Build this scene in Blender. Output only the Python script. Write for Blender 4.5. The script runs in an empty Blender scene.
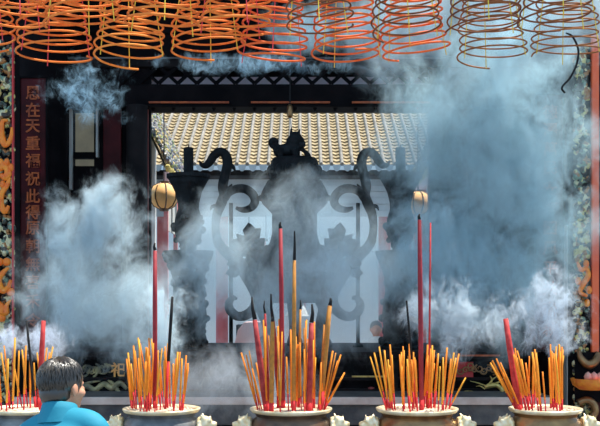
import bpy, bmesh, math, random
from mathutils import Vector, Matrix, noise
C = bpy.context.scene.collection
PI = math.pi
F = 1000.0           # focal length in pixels of the 600 x 426 frame
HZ = 300.0           # pixel row of the horizon
EYE = 1.85
def P(px, py, d): return Vector(((px-300)*d/F, d, EYE+(HZ-py)*d/F))
rnd = random.Random(7)

# ---------------------------------------------------------------- materials
def nodes(name):
    m = bpy.data.materials.new(name); m.use_nodes = True
    nt = m.node_tree
    return m, nt, nt.nodes['Principled BSDF']
def mat(name, col, rough=.6, metal=0.0, col2=None, scale=8.0, detail=6.0, bump=0.0, bscale=None, lo=.35, hi=.65, spec=.5):
    m, nt, b = nodes(name)
    b.inputs['Base Color'].default_value = (*col, 1)
    b.inputs['Roughness'].default_value = rough
    b.inputs['Metallic'].default_value = metal
    b.inputs['Specular IOR Level'].default_value = spec
    tc = nt.nodes.new('ShaderNodeTexCoord')
    if col2:
        n = nt.nodes.new('ShaderNodeTexNoise'); n.inputs['Scale'].default_value = scale; n.inputs['Detail'].default_value = detail
        r = nt.nodes.new('ShaderNodeValToRGB')
        r.color_ramp.elements[0].position = lo; r.color_ramp.elements[1].position = hi
        r.color_ramp.elements[0].color = (*col, 1); r.color_ramp.elements[1].color = (*col2, 1)
        nt.links.new(tc.outputs['Object'], n.inputs['Vector']); nt.links.new(n.outputs['Fac'], r.inputs['Fac'])
        nt.links.new(r.outputs['Color'], b.inputs['Base Color'])
    if bump:
        n2 = nt.nodes.new('ShaderNodeTexNoise'); n2.inputs['Scale'].default_value = bscale or scale*3; n2.inputs['Detail'].default_value = 5
        bp = nt.nodes.new('ShaderNodeBump'); bp.inputs['Strength'].default_value = bump; bp.inputs['Distance'].default_value = .02
        nt.links.new(tc.outputs['Object'], n2.inputs['Vector']); nt.links.new(n2.outputs['Fac'], bp.inputs['Height'])
        nt.links.new(bp.outputs['Normal'], b.inputs['Normal'])
    return m
def voronoi_mat(name, cols, scale, rough=.4, bump=.6):
    """glazed pottery: every cell its own glaze"""
    m, nt, b = nodes(name)
    tc = nt.nodes.new('ShaderNodeTexCoord'); v = nt.nodes.new('ShaderNodeTexVoronoi'); v.inputs['Scale'].default_value = scale
    sp = nt.nodes.new('ShaderNodeSeparateColor'); r = nt.nodes.new('ShaderNodeValToRGB'); r.color_ramp.interpolation = 'CONSTANT'
    els = r.color_ramp.elements
    while len(els) < len(cols): els.new(.5)
    for i, c in enumerate(cols): els[i].position = i/len(cols); els[i].color = (*c, 1)
    nt.links.new(tc.outputs['Object'], v.inputs['Vector']); nt.links.new(v.outputs['Color'], sp.inputs['Color'])
    nt.links.new(sp.outputs['Red'], r.inputs['Fac']); nt.links.new(r.outputs['Color'], b.inputs['Base Color'])
    bp = nt.nodes.new('ShaderNodeBump'); bp.inputs['Strength'].default_value = bump; bp.inputs['Distance'].default_value = .03; bp.invert = True
    nt.links.new(v.outputs['Distance'], bp.inputs['Height']); nt.links.new(bp.outputs['Normal'], b.inputs['Normal'])
    b.inputs['Roughness'].default_value = rough
    return m
M = {}
M['black_wood'] = mat('black_wood', (.004,.004,.005), .8, col2=(.010,.008,.009), scale=6, bump=.2, spec=.06)
M['dark_wood'] = mat('dark_wood', (.008,.007,.008), .7, col2=(.02,.016,.016), scale=5, bump=.2, spec=.12)
M['maroon'] = mat('maroon_lacquer', (.03,.004,.005), .5, col2=(.08,.008,.010), scale=5, spec=.15)
M['red_lacquer'] = mat('red_lacquer', (.20,.035,.03), .45, col2=(.30,.06,.05), scale=4)
M['gilt'] = mat('gilt', (.50,.10,.015), .5, .1, col2=(.26,.045,.008), scale=25)
M['gilt_bright'] = mat('gilt_bright', (.95,.45,.10), .4, .1)
M['old_gold'] = mat('old_gold', (.85,.66,.22), .35, .5, col2=(.5,.36,.1), scale=30)
M['iron'] = mat('black_iron', (.006,.007,.008), .6, .0, col2=(.013,.016,.018), scale=12, bump=.4, spec=.12)
M['grey_paint'] = mat('grey_paint', (.45,.45,.42), .6, col2=(.6,.58,.52), scale=6)
M['beige'] = mat('beige_plaster', (.34,.23,.12), .8, col2=(.20,.14,.08), scale=3)
M['mauve'] = mat('mauve_glow', (.80,.68,.70), .8)
M['stone'] = mat('dark_stone', (.06,.06,.065), .55, col2=(.14,.13,.12), scale=9, bump=.25)
M['stone_edge'] = mat('worn_stone_edge', (.62,.46,.38), .6, col2=(.8,.65,.56), scale=9, bump=.15)
M['relief'] = mat('carved_stone', (.10,.10,.08), .6, col2=(.5,.42,.2), scale=16, bump=.5)
M['floor'] = mat('paving', (.16,.155,.15), .7, col2=(.24,.23,.22), scale=3, bump=.15)
M['ash'] = mat('ash', (.62,.48,.33), .9, col2=(.85,.72,.55), scale=40, bump=.8)
M['brass'] = mat('brass', (.20,.11,.055), .3, .8, col2=(.42,.24,.10), scale=10, bump=.15)
M['brass_dark'] = mat('brass_dark', (.07,.05,.04), .35, .6, col2=(.2,.12,.07), scale=8, bump=.2)
M['grey_metal'] = mat('grey_metal', (.12,.125,.13), .45, .5, col2=(.28,.28,.27), scale=8, bump=.2)
M['rim'] = mat('polished_rim', (.8,.62,.34), .35, .35, col2=(.95,.82,.58), scale=20)
M['beast_gold'] = mat('beast_gold', (.9,.68,.34), .35, .35, col2=(.98,.85,.6), scale=30)
M['coil_orange'] = mat('coil_orange', (.85,.17,.018), .8, col2=(.95,.27,.04), scale=20)
M['coil_amber'] = mat('coil_amber', (.95,.25,.03), .8, col2=(.95,.33,.05), scale=20)
M['coil_red'] = mat('coil_red', (.9,.13,.025), .8, col2=(.92,.20,.04), scale=20)
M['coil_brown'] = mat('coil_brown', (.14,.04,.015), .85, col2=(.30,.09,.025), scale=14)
M['coil_tan'] = mat('coil_tan', (.24,.075,.02), .85, col2=(.42,.15,.04), scale=14)  # backlit darkness of the right-hand coils put into the incense colour
M['string_yellow'] = mat('string_yellow', (.9,.62,.06), .7)
M['string_red'] = mat('string_red', (.8,.06,.07), .7)
M['burnt'] = mat('burnt', (.008,.008,.009), .9)
M['joss_orange'] = mat('joss_orange', (.92,.30,.015), .8, col2=(.85,.22,.012), scale=60)
M['joss_yellow'] = mat('joss_yellow', (.90,.40,.03), .8, col2=(.85,.33,.02), scale=60)
M['joss_olive'] = mat('joss_olive', (.55,.22,.03), .8, col2=(.38,.16,.03), scale=40)
M['joss_red'] = mat('joss_red', (.42,.02,.025), .8, col2=(.62,.06,.05), scale=30)
M['joss_wine'] = mat('joss_wine', (.26,.015,.02), .8, col2=(.45,.05,.045), scale=30)
M['joss_crimson'] = mat('joss_crimson', (.26,.012,.02), .7, col2=(.34,.02,.03), scale=30)
M['stem_red'] = mat('stem_red', (.62,.025,.03), .8)
M['tile'] = mat('roof_tile', (.19,.135,.065), .8, col2=(.44,.34,.19), scale=16, bump=.6, bscale=30)
M['tile_ridge'] = mat('roof_ridge', (.30,.27,.23), .8, col2=(.17,.15,.125), scale=8, bump=.3)
M['fascia'] = mat('pale_boards', (.40,.46,.50), .7, col2=(.5,.56,.58), scale=2)
M['far_wall'] = mat('far_wall', (.75,.80,.80), .9, col2=(.82,.85,.84), scale=1.2)
M['pink'] = mat('faded_red', (.6,.12,.13), .7, col2=(.7,.2,.2), scale=4)
M['pink_pale'] = mat('pale_pink_cloth', (.75,.48,.47), .8, col2=(.85,.6,.58), scale=4)
M['white'] = mat('white_cloth', (.85,.87,.84), .8)
M['leaf'] = mat('leaf', (.45,.55,.2), .7, col2=(.8,.85,.6), scale=14)
M['lantern'] = mat('lantern_paper', (.92,.48,.16), .75, col2=(.95,.58,.24), scale=6)
M['pottery'] = voronoi_mat('glazed_pottery', [(.30,.28,.24),(.08,.11,.15),(.50,.36,.12),(.16,.13,.16),(.38,.38,.35),(.05,.05,.06),(.2,.15,.09),(.26,.30,.10)], 26)
M['carved_ground'] = voronoi_mat('carved_ground', [(.05,.055,.04),(.55,.48,.16),(.16,.25,.18),(.05,.04,.03),(.6,.55,.32),(.35,.15,.04)], 34)
M['dragon_orange'] = mat('dragon_orange', (.92,.30,.02), .5, col2=(.85,.16,.015), scale=18, bump=.5, bscale=60)
M['post_orange'] = mat('post_orange', (.85,.14,.04), .5, col2=(.75,.10,.035), scale=5)
M['red_trim'] = mat('red_trim', (.5,.03,.03), .5)
M['peach'] = mat('peach_fruit', (.80,.30,.24), .5, col2=(.85,.45,.32), scale=10)
M['shirt'] = mat('cyan_shirt', (.006,.20,.29), .75, col2=(.010,.24,.34), scale=3, bump=.25, bscale=9)
M['trousers'] = mat('dark_trousers', (.03,.03,.045), .8)
M['shorts'] = mat('navy_shorts', (.02,.025,.05), .8)
M['skin'] = mat('skin', (.62,.28,.16), .5, col2=(.68,.33,.2), scale=12)
M['hair'] = mat('hair', (.010,.007,.005), .30, col2=(.03,.02,.012), scale=40, spec=1.0)
M['hair_grey'] = mat('hair_grey', (.12,.13,.13), .6)
hb = M['hair'].node_tree.nodes['Principled BSDF']; hb.inputs['Sheen Weight'].default_value = .12; hb.inputs['Sheen Roughness'].default_value = .35; hb.inputs['Sheen Tint'].default_value = (1, .8, .5, 1)
M['shoe'] = mat('shoe', (.03,.025,.02), .5)

# ---------------------------------------------------------------- mesh building
class MB:
    def __init__(s): s.bm = bmesh.new()
    def box(s, x0, x1, y0, y1, z0, z1, bev=0.0):
        n = len(s.bm.verts)
        r = bmesh.ops.create_cube(s.bm, size=1)
        for v in r['verts']:
            v.co = Vector(((x0+x1)/2+v.co.x*(x1-x0), (y0+y1)/2+v.co.y*(y1-y0), (z0+z1)/2+v.co.z*(z1-z0)))
        if bev:
            es = {e for v in r['verts'] for e in v.link_edges}
            bmesh.ops.bevel(s.bm, geom=list(es), offset=bev, segments=2, affect='EDGES', profile=.6)
        return s
    def bar(s, a, b, w, d=None):
        """square bar between two points"""
        d = d or w; a, b = Vector(a), Vector(b); L = (b-a).length
        r = bmesh.ops.create_cube(s.bm, size=1)
        q = (b-a).to_track_quat('Z', 'Y').to_matrix().to_4x4()
        mt = Matrix.Translation((a+b)/2) @ q @ Matrix.Diagonal((w, d, L, 1))
        bmesh.ops.transform(s.bm, matrix=mt, verts=r['verts'])
        return s
    def tube(s, pts, rad, seg=8, cap=True, flat=1.0):
        pts = [Vector(p) for p in pts]; n = len(pts)
        if not hasattr(rad, '__len__'): rad = [rad]*n
        rings = []; nrm = None
        for i, p in enumerate(pts):
            t = (pts[min(i+1, n-1)]-pts[max(i-1, 0)])
            t = t.normalized() if t.length > 1e-9 else Vector((0, 0, 1))
            if nrm is None:
                nrm = t.cross(Vector((0, 1, 0)))
                if nrm.length < .1: nrm = t.cross(Vector((1, 0, 0)))
            nrm = (nrm - t*nrm.dot(t)).normalized(); bn = t.cross(nrm)
            rings.append([s.bm.verts.new(p+(nrm*math.cos(2*PI*k/seg)+bn*math.sin(2*PI*k/seg)*flat)*rad[i]) for k in range(seg)])
        for a, b in zip(rings, rings[1:]):
            for k in range(seg): s.bm.faces.new((a[k], a[(k+1) % seg], b[(k+1) % seg], b[k]))
        if cap:
            s.bm.faces.new(rings[0][::-1]); s.bm.faces.new(rings[-1])
        return s
    def lathe(s, prof, c=(0, 0, 0), seg=32, sx=1, sy=1):
        c = Vector(c); rings = []
        for r, z in prof:
            if r < 1e-5: rings.append([s.bm.verts.new(c+Vector((0, 0, z)))])
            else: rings.append([s.bm.verts.new(c+Vector((r*sx*math.cos(2*PI*k/seg), r*sy*math.sin(2*PI*k/seg), z))) for k in range(seg)])
        for a, b in zip(rings, rings[1:]):
            for k in range(seg):
                k2 = (k+1) % seg
                if len(a) == 1 and len(b) == 1: continue
                if len(a) == 1: s.bm.faces.new((a[0], b[k2], b[k]))
                elif len(b) == 1: s.bm.faces.new((a[k], a[k2], b[0]))
                else: s.bm.faces.new((a[k], a[k2], b[k2], b[k]))
        return s
    def ball(s, c, r, rot=None, seg=16, ring=10):
        if not hasattr(r, '__len__'): r = (r, r, r)
        c = Vector(c); new = s.bm.verts.new; fn = s.bm.faces.new
        def pt(x, y, z):
            v = Vector((x*r[0], y*r[1], z*r[2]))
            return new(c+(rot.to_3x3() @ v if rot else v))
        top, bot = pt(0, 0, 1), pt(0, 0, -1)
        rows = [[pt(math.sin(PI*i/ring)*math.cos(2*PI*k/seg), math.sin(PI*i/ring)*math.sin(2*PI*k/seg), math.cos(PI*i/ring)) for k in range(seg)] for i in range(1, ring)]
        for k in range(seg):
            k2 = (k+1) % seg
            fn((top, rows[0][k], rows[0][k2])); fn((bot, rows[-1][k2], rows[-1][k]))
            for a, b in zip(rows, rows[1:]): fn((a[k], b[k], b[k2], a[k2]))
        return s
    def cone(s, a, b, r0, r1=0.0, seg=8): return s.tube([a, b], [r0, max(r1, .0005)], seg)
    def poly(s, pts2, y0, y1):
        """outline in x,z extruded from y0 to y1"""
        f = [s.bm.verts.new((x, y0, z)) for x, z in pts2]; b = [s.bm.verts.new((x, y1, z)) for x, z in pts2]
        s.bm.faces.new(f); s.bm.faces.new(b[::-1]); n = len(f)
        for k in range(n): s.bm.faces.new((f[(k+1) % n], f[k], b[k], b[(k+1) % n]))
        return s
    def build(s, name, m, parent=None, smooth=False, loc=None):
        bmesh.ops.recalc_face_normals(s.bm, faces=s.bm.faces[:])
        me = bpy.data.meshes.new(name); 
        if loc is not None: bmesh.ops.translate(s.bm, vec=-Vector(loc), verts=s.bm.verts[:])
        s.bm.to_mesh(me); s.bm.free()
        if smooth: me.polygons.foreach_set('use_smooth', [True]*len(me.polygons))
        me.materials.append(m)
        o = bpy.data.objects.new(name, me); C.objects.link(o)
        if loc is not None: o.location = loc
        if parent:
            o.parent = parent
            if loc is None: o.matrix_parent_inverse = Matrix.Translation(-parent.location) if parent.rotation_euler.z == 0 else parent.matrix_basis.inverted()
        return o
LONG = []
def tag(o, label=None, cat=None, group=None, kind=None):
    if label: o['label'] = label
    if cat: o['category'] = cat
    if group: o['group'] = group
    if kind: o['kind'] = kind
    return o
def thing(name, label, cat, loc=(0, 0, 0), group=None):
    o = bpy.data.objects.new(name, None); C.objects.link(o); o.location = loc; o.empty_display_size = .1
    return tag(o, label, cat, group)
def struct(mb, name, m, smooth=False): return tag(mb.build(name, m, None, smooth), kind='structure')
def remesh(o, vox, it=2, smooth=1.0):
    r = o.modifiers.new('r', 'REMESH'); r.mode = 'VOXEL'; r.voxel_size = vox; r.use_smooth_shade = True
    if it:
        s = o.modifiers.new('s', 'SMOOTH'); s.iterations = it; s.factor = .5*smooth
    return o
def spline(pts, n=8):
    """Catmull-Rom through points of any length (tuples), n steps each"""
    out = []; pts = [tuple(p) for p in pts]; N = len(pts)
    for i in range(N-1):
        p0, p1, p2, p3 = pts[max(i-1, 0)], pts[i], pts[i+1], pts[min(i+2, N-1)]
        for k in range(n):
            t = k/n
            out.append(tuple(.5*(2*b+(c-a)*t+(2*a-5*b+4*c-d)*t*t+(-a+3*b-3*c+d)*t**3) for a, b, c, d in zip(p0, p1, p2, p3)))
    out.append(pts[-1]); return out
def curve_tube(mb, pts, d, n=7, seg=10, flat=1.0, dy=0.0):
    """pts (px, py, halfwidth px[, depth offset]) measured on the picture, set at real distance d"""
    q = spline([(p[0], p[1], p[2], p[3] if len(p) > 3 else 0.0) for p in pts], n)
    mb.tube([P(a, b, d)+Vector((0, e+dy, 0)) for a, b, w, e in q], [max(w, .15)*d/F for a, b, w, e in q], seg, flat=flat)
    return mb
ORD = ['leftmost','second','third','fourth','fifth','sixth','seventh','eighth','ninth','tenth','eleventh','twelfth','thirteenth','fourteenth','fifteenth','sixteenth','seventeenth','eighteenth','nineteenth','twentieth','twenty-first','twenty-second','twenty-third','twenty-fourth','twenty-fifth','twenty-sixth','twenty-seventh','twenty-eighth','twenty-ninth','thirtieth','thirty-first','thirty-second','thirty-third','thirty-fourth','thirty-fifth','thirty-sixth','thirty-seventh','thirty-eighth','thirty-ninth','fortieth','forty-first','forty-second','forty-third','forty-fourth','forty-fifth']
def ordinal(i, n): return 'leftmost' if i == 0 else ('rightmost' if i == n-1 else ORD[i]+' from the left')

# ================================================================ SETTING
struct(MB().box(-9, 9, -2, 26, -.1, 0), 'floor', M['floor'])
# pavilion: dark roof over the altar, timber wall with a wide opening onto the rear court
DW = 9.2
def wx(px, d=DW): return (px-300)*d/F
def wz(py, d=DW): return EYE+(HZ-py)*d/F
struct(MB().box(-3.4, 3.4, 7.3, 9.9, 5.0, 5.12), 'ceiling', M['black_wood'])
w = MB(); w.box(-4.2, 4.2, DW, DW+.18, wz(60), 5.0)
for k in range(5):                                             # raised boards of the header
    w.box(-4.2, 4.2, DW-.03-.01*(k % 2), DW, wz(60)+.03+k*.21, wz(60)+.19+k*.21)
struct(w, 'wall_header', M['black_wood'])
# header beam with gilt lines
beam = thing('header_beam', 'long black timber beam with thin gilt lines above the opening to the rear roof', 'beam', (0, DW, wz(96)))
b = MB().box(-3.3, 3.3, DW-.16, DW+.16, wz(110), wz(84, 9.04), .01)
b.build('timber', M['black_wood'], beam)
for x0, x1 in ((149, 229), (251, 330), (352, 430)):
    MB().box(wx(x0, 9.03), wx(x1, 9.03), DW-.185, DW-.158, wz(103.3, 9.03), wz(101.6, 9.03)).build('gilt_line', M['gilt'], beam)
t = MB()
for px in range(155, 440, 20): t.cone((wx(px), DW-.1, wz(110)+.005), (wx(px), DW-.1, wz(113)), .022, .008, 6)
t.build('pendant_teeth', M['black_wood'], beam)
# open frieze of crossing bars
fr = thing('lattice_frieze', 'dark fretwork frieze of crossing diagonal bars above the beam, pale strip standing for light behind', 'frieze', (0, DW, wz(75)))
q = MB()
per = 19.2
for k in range(-10, 42):
    a = 5+k*per
    q.bar(P(a, 83.5, DW-.02), P(a+per, 66, DW-.02), .03, .03); q.bar(P(a+per, 83.5, DW), P(a, 66, DW), .03, .03)
q.build('crossing_bars', M['black_wood'], fr)
MB().box(-3.3, 3.3, DW-.06, DW+.05, wz(68), wz(59.5)).build('rail', M['dark_wood'], fr)
MB().box(-3.3, 3.3, DW-.075, DW-.055, wz(60.5), wz(59)).build('rail_edge', M['stone'], fr)
MB().box(-2.9, 2.9, DW+.12, DW+.15, wz(84.5, 9.32), wz(77, 9.32)).build('glow_strip', M['mauve'], fr)  # mauve colour stands in for pinkish light behind the bars
MB().box(-2.9, 2.9, DW+.12, DW+.16, wz(77, 9.32), wz(58)).build('backing', M['black_wood'], fr)
# left bay: dark timber with a slit onto a pale wall
w = MB()
w.box(-4.2, wx(73), DW, DW+.1, 0, wz(60)); w.box(wx(94), wx(150), DW, DW+.1, 0, wz(60))
w.box(wx(73), wx(94), DW, DW+.1, wz(100), wz(60)); w.box(wx(73), wx(94), DW, DW+.1, 0, wz(166))
w.box(wx(73), wx(94), DW, DW+.1, wz(158), wz(152))
struct(w, 'wall_left', M['black_wood'])
w = MB().box(wx(429), 4.2, DW, DW+.1, 0, wz(60))
for px in (446, 470, 496, 512): w.box(wx(px)-.02, wx(px)+.02, DW-.03, DW, 0.1, wz(62))
struct(w, 'wall_right', M['black_wood'])
struct(MB().box(-4.0, -2.2, 13.2, 13.3, 0, 4.6), 'wall_back', M['beige'])
tr = MB().box(wx(70.6), wx(73), DW-.06, DW-.001, wz(190), wz(95)); struct(tr, 'trim_1', M['grey_paint'])
tr = MB().box(wx(97.2), wx(99), DW-.06, DW-.001, wz(158), wz(97)); struct(tr, 'trim_2', M['grey_paint'])

# columns of the pavilion
def column(px, wpx, d, m, label, zt):
    x = (px-300)*d/F; r = wpx*d/F/2
    c = thing('temple_column', label, 'column', (x, d, 0))
    MB().lathe([(0, .28), (r, .28), (r, zt)], (x, d, 0), 28).build('shaft', m, c, True)
    MB().lathe([(0, 0), (r*1.5, 0), (r*1.5, .1), (r*1.25, .14), (r*1.35, .22), (r*1.05, .28), (0, .28)], (x, d, 0), 28).build('stone_base', M['stone'], c, True)
    return c
column(42, 50, 8.95, M['black_wood'], 'stout black column carrying the dark red couplet board with readable gold characters', 5.0)
column(551, 42, 8.95, M['black_wood'], 'stout dark column behind the couplet board half lost in smoke at the right', 5.0)
column(137, 21, 9.0, M['dark_wood'], 'slender dark column at the left edge of the opening onto the rear roof', wz(110))
column(440, 21, 9.0, M['dark_wood'], 'slender dark column at the right edge of the opening, veiled by smoke', wz(110))
# lit lacquer side of the slender columns, put in as red strips
for px, lab in ((147.5, 'narrow red strip for the lit lacquer edge of the slender left column'), (429.5, 'narrow red strip for a lit lacquer edge at the right of the opening')):
    tag(MB().box(wx(px)-.012, wx(px)+.012, DW-.03, DW+.0, 0, wz(110)).build('lit_edge_strip', M['red_lacquer']), lab, 'post')
# maroon panel in the left bay
lp = thing('couplet_board', 'plain dark maroon board left of the slender left column, no characters readable', 'sign board', (wx(113), DW, 0))
MB().box(wx(104), wx(122), DW-.05, DW-.003, .02, wz(92), .01).build('board', M['maroon'], lp)

def text_mesh(s, size):
    cu = bpy.data.curves.new('characters', 'FONT'); cu.body = s; cu.size = size; cu.extrude = .006; cu.align_x = 'CENTER'; cu.offset = .0022
    o = bpy.data.objects.new('characters', cu); C.objects.link(o)
    bpy.context.view_layer.update()
    me = bpy.data.meshes.new_from_object(o.evaluated_get(bpy.context.evaluated_depsgraph_get()))
    bpy.data.objects.remove(o); bpy.data.curves.remove(cu)
    return me
def put_text(chars, rows, px, d, size_px, y, m, parent, name):
    bm = bmesh.new(); sz = size_px*d/F
    for ch, py in zip(chars, rows):
        me = text_mesh(ch, sz); n0 = len(bm.verts)
        bm.from_mesh(me); bm.verts.ensure_lookup_table()
        vs = bm.verts[n0:]
        xs = [v.co.x for v in vs]; ys = [v.co.y for v in vs]; cx, cy = (min(xs)+max(xs))/2, (min(ys)+max(ys))/2
        p = P(px, py, d)
        for v in vs: v.co = Vector((p.x+v.co.x-cx, y-v.co.z, p.z+v.co.y-cy))
        bpy.data.meshes.remove(me)
    mb = MB(); mb.bm.free(); mb.bm = bm
    return mb.build(name, m, parent)
def couplet(x0, x1, d, y0, y1, chars, rows, size, label):
    p = thing('couplet_board', label, 'sign board', P((x0+x1)/2, y1, d))
    bo = MB().box(wx(x0, d), wx(x1, d), d, d+.05, wz(y1, d), wz(y0, d), .012).build('board', M['maroon'], p)
    put_text(chars, rows, (x0+x1)/2, d, size, d-.004, M['gilt'], bo, 'gilt_characters')
    f = MB()
    for a, b_ in ((x0-1.5, x0), (x1, x1+1.5)): f.box(wx(a, d), wx(b_, d), d-.012, d+.05, wz(y1, d), wz(y0, d))
    f.box(wx(x0-1.5, d), wx(x1+1.5, d), d-.012, d+.05, wz(y0, d), wz(y0-2, d)); f.box(wx(x0-1.5, d), wx(x1+1.5, d), d-.012, d+.05, wz(y1+2, d), wz(y1, d))
    f.build('frame', M['black_wood'], p)
couplet(20, 46, 8.62, 78, 345, '恩在天重福祝此得原朝無喜禾令', (93, 110, 126, 143, 160.5, 178.5, 196, 212, 228, 246, 264, 282, 301, 320), 15, 'tall dark red couplet board with gold characters on the stout left column')
couplet(537, 563, 8.62, 95, 350, '德澤萬民安海國風平共春秋', (112, 130, 149, 168, 188, 208, 228, 248, 268, 288, 309, 330), 15, 'tall dark red couplet board behind smoke at the right, its gold characters faint')
tag(MB().box(wx(565, 8.4), wx(572, 8.4), 8.35, 8.45, 0, wz(225, 8.4), .012).build('stone_post', M['grey_paint']), 'slim weathered grey post between the right couplet board and carved panel', 'post')

# carved panels at both edges of the picture
def scroll(mb, c, r0, turns, w, d, start=0, sgn=1, n=26):
    pts = []
    for i in range(n+1):
        t = i/n; a = start+sgn*t*turns*2*PI; r = r0*(1-.8*t)
        pts.append(Vector((c[0]+r*math.cos(a), d, c[2]+r*math.sin(a))))
    mb.tube(pts, [w*(1-.5*i/n) for i in range(n+1)], 7)
D7 = 7.2
def carved_panel(x0, x1, label, seed):
    p = thing('carved_panel', label, 'carving', ((x0+x1)/2, D7, 0))
    r = random.Random(seed)
    MB().box(x0, x1, D7, D7+.14, 0, 3.75).build('backing', M['black_wood'], p)
    g = MB(); z = .9
    while z < 3.7:
        for k in range(max(4, int((x1-x0)/.032))):
            x = r.uniform(x0+.01, x1-.01); s = r.uniform(.012, .026)
            g.ball((x, D7-.004, z+r.uniform(-.02, .02)), (s, s*.9, s*r.uniform(.7, 1.5)), None, 8, 6)
        z += .026
    return p, g.build('relief_ground', M['carved_ground'], p, True)
pl, _ = carved_panel(-2.75, wx(14.5, D7), 'carved and painted wall panel with orange dragons at the left edge', 3)
MB().box(wx(13.0, D7), wx(14.5, D7), D7-.03, D7-.001, 0, 3.75).build('edge_trim', M['red_trim'], pl)
dg = MB()
curve_tube(dg, [(9,121,1.2),(4,122,2.2),(2.5,130,3),(3,138,3.4),(6,145,3.2),(10,143,2.6),(12.5,136,2.0),(13,128,1.3)], D7, dy=-.03)
curve_tube(dg, [(1,160,2),(5,166,3.2),(9,171,3.4),(7,178,3.6),(2,176,2.5),(-4,180,2)], D7, dy=-.03)
curve_tube(dg, [(11,178,1.6),(8,186,2.5),(3,194,3),(2,203,3.2),(6,212,2.8),(10,206,1.5)], D7, dy=-.03)
for a, b_ in ((2,168),(8,163),(10,174),(12,168),(4,185)): dg.ball(P(a, b_, D7)+Vector((0, -.03, 0)), (.022,.025,.03), None, 8, 6)
dg.build('orange_dragon', M['dragon_orange'], pl, True)
dg = MB()
curve_tube(dg, [(10,268,1.2),(5,272,2.6),(0,280,3.2),(3,290,3.6),(9,288,2.6),(12,280,1.5)], D7, dy=-.03)
curve_tube(dg, [(-6,300,2.5),(0,305,4.2),(6,312,4.4),(8,305,2.2),(12,300,1)], D7, dy=-.03)
for a, b_ in ((1,262),(8,262),(12,292),(3,318)): dg.ball(P(a, b_, D7)+Vector((0, -.03, 0)), (.03,.025,.03), None, 8, 6)
dg.build('orange_dragon', M['dragon_orange'], pl, True)

pr, _ = carved_panel(wx(573, D7), wx(590, D7), 'carved panel beside the orange post at the right edge, with scrolls and a fruit dish', 5)
MB().box(wx(590.5, D7), wx(597.5, D7), D7-.04, D7+.002, wz(352, D7), 3.75, .006).build('orange_post', M['post_orange'], pr)
MB().box(wx(590, D7), wx(660, D7), D7, D7+.14, 0, 3.75).build('outer_board', M['maroon'], pr)
dg = MB()
curve_tube(dg, [(576,262,1.2),(580,270,2.4),(585,268,2),(587,276,2.8),(582,284,3),(579,292,2.2),(586,296,1.6)], D7, dy=-.03)
for a, b_ in ((585,264),(588,290),(586,303),(577,281)): dg.ball(P(a, b_, D7)+Vector((0, -.03, 0)), (.022,.022,.03), None, 8, 6)
dg.build('orange_flowers', M['dragon_orange'], pr, True)
dg = MB()
curve_tube(dg, [(577,350,2),(579,358,3.5),(586,364,4.6),(593,361,4.4),(597,352,3)], D7, dy=-.05)
dg.build('scroll_bracket', M['brass'], pr, True); dg = MB()
curve_tube(dg, [(576,402,3.2),(584,399,3.6),(591,403,4),(593,411,4),(588,418,3.4),(580,418,2.2)], D7, dy=-.05)
dg.build('scroll_bracket', M['brass'], pr, True)
fd = MB().lathe([(0, 0), (.09, 0), (.135, .03), (.15, .075), (.14, .08), (.12, .06), (0, .06)], P(592, 389.5, D7-.10), 20).build('fruit_dish', M['dragon_orange'], pr, True)
for i, (a, b_) in enumerate(((588, 376.5), (594, 376.5), (600, 377))):
    f = MB(); c = P(a, b_, D7-.1); f.lathe([(0, -.03), (.025, -.022), (.03, 0), (.02, .02), (0, .036)], c, 12); f.build('peach', M['peach'], fd, True)
MB().box(wx(574, D7), wx(600, D7), D7-.03, D7, wz(402, D7), wz(352, D7)).build('lower_board', M['black_wood'], pr)

# ================================================================ REAR COURT
hall = thing('temple_hall', 'far hall with a sunlit tiled roof seen through the opening', 'building', (0, 15, 0))
RY0, RY1 = 15.0, 18.4; RZ0 = EYE+(HZ-166)*15/F; SL = math.radians(27)
def rp(x, s, off=0): return Vector((x, RY0+s*math.cos(SL)-off*math.sin(SL), RZ0+s*math.sin(SL)+off*math.cos(SL)))
rl = (RY1-RY0)/math.cos(SL)
t = MB()
pitch = .158
n = 44
ns = 24
for i in range(-n//2, n//2):                                   # pan tiles, each course lapping the next
    x0, x1 = i*pitch+.022, (i+1)*pitch-.022
    for k in range(ns):
        s0, s1 = k*rl/ns, (k+1)*rl/ns
        a = [rp(x0, s0, .034), rp((x0+x1)/2, s0, .016), rp(x1, s0, .034), rp(x1, s1, .012), rp((x0+x1)/2, s1, -.006), rp(x0, s1, .012)]
        v = [t.bm.verts.new(p) for p in a]
        t.bm.faces.new((v[0], v[1], v[4], v[5])); t.bm.faces.new((v[1], v[2], v[3], v[4]))
        e = [t.bm.verts.new(rp(x, s0, -.01)) for x in (x0, x1)]
        t.bm.faces.new((v[0], e[0], e[1], v[2], v[1]))
t.build('pan_tiles', M['tile'], hall)
t = MB()
for i in range(-n//2, n//2+1):
    x = i*pitch
    prof = [(.030*math.cos(a*PI/6), .058*math.sin(a*PI/6)) for a in range(7)]
    A = [t.bm.verts.new(rp(x+u, 0, v+.005)) for u, v in prof]; B = [t.bm.verts.new(rp(x+u, rl, v+.005)) for u, v in prof]
    for k in range(6): t.bm.faces.new((A[k], A[k+1], B[k+1], B[k]))
    t.bm.faces.new(A)
t.build('tile_ridges', M['tile_ridge'], hall, False)
t = MB()
for i in range(-n//2, n//2):
    c = rp((i+.5)*pitch, 0, 0); t.lathe([(0, 0), (.05, 0), (.05, .02), (0, .02)], (0, 0, 0), 14)
    vs = t.bm.verts[-30:] if False else None
t.bm.free(); t = MB()
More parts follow.
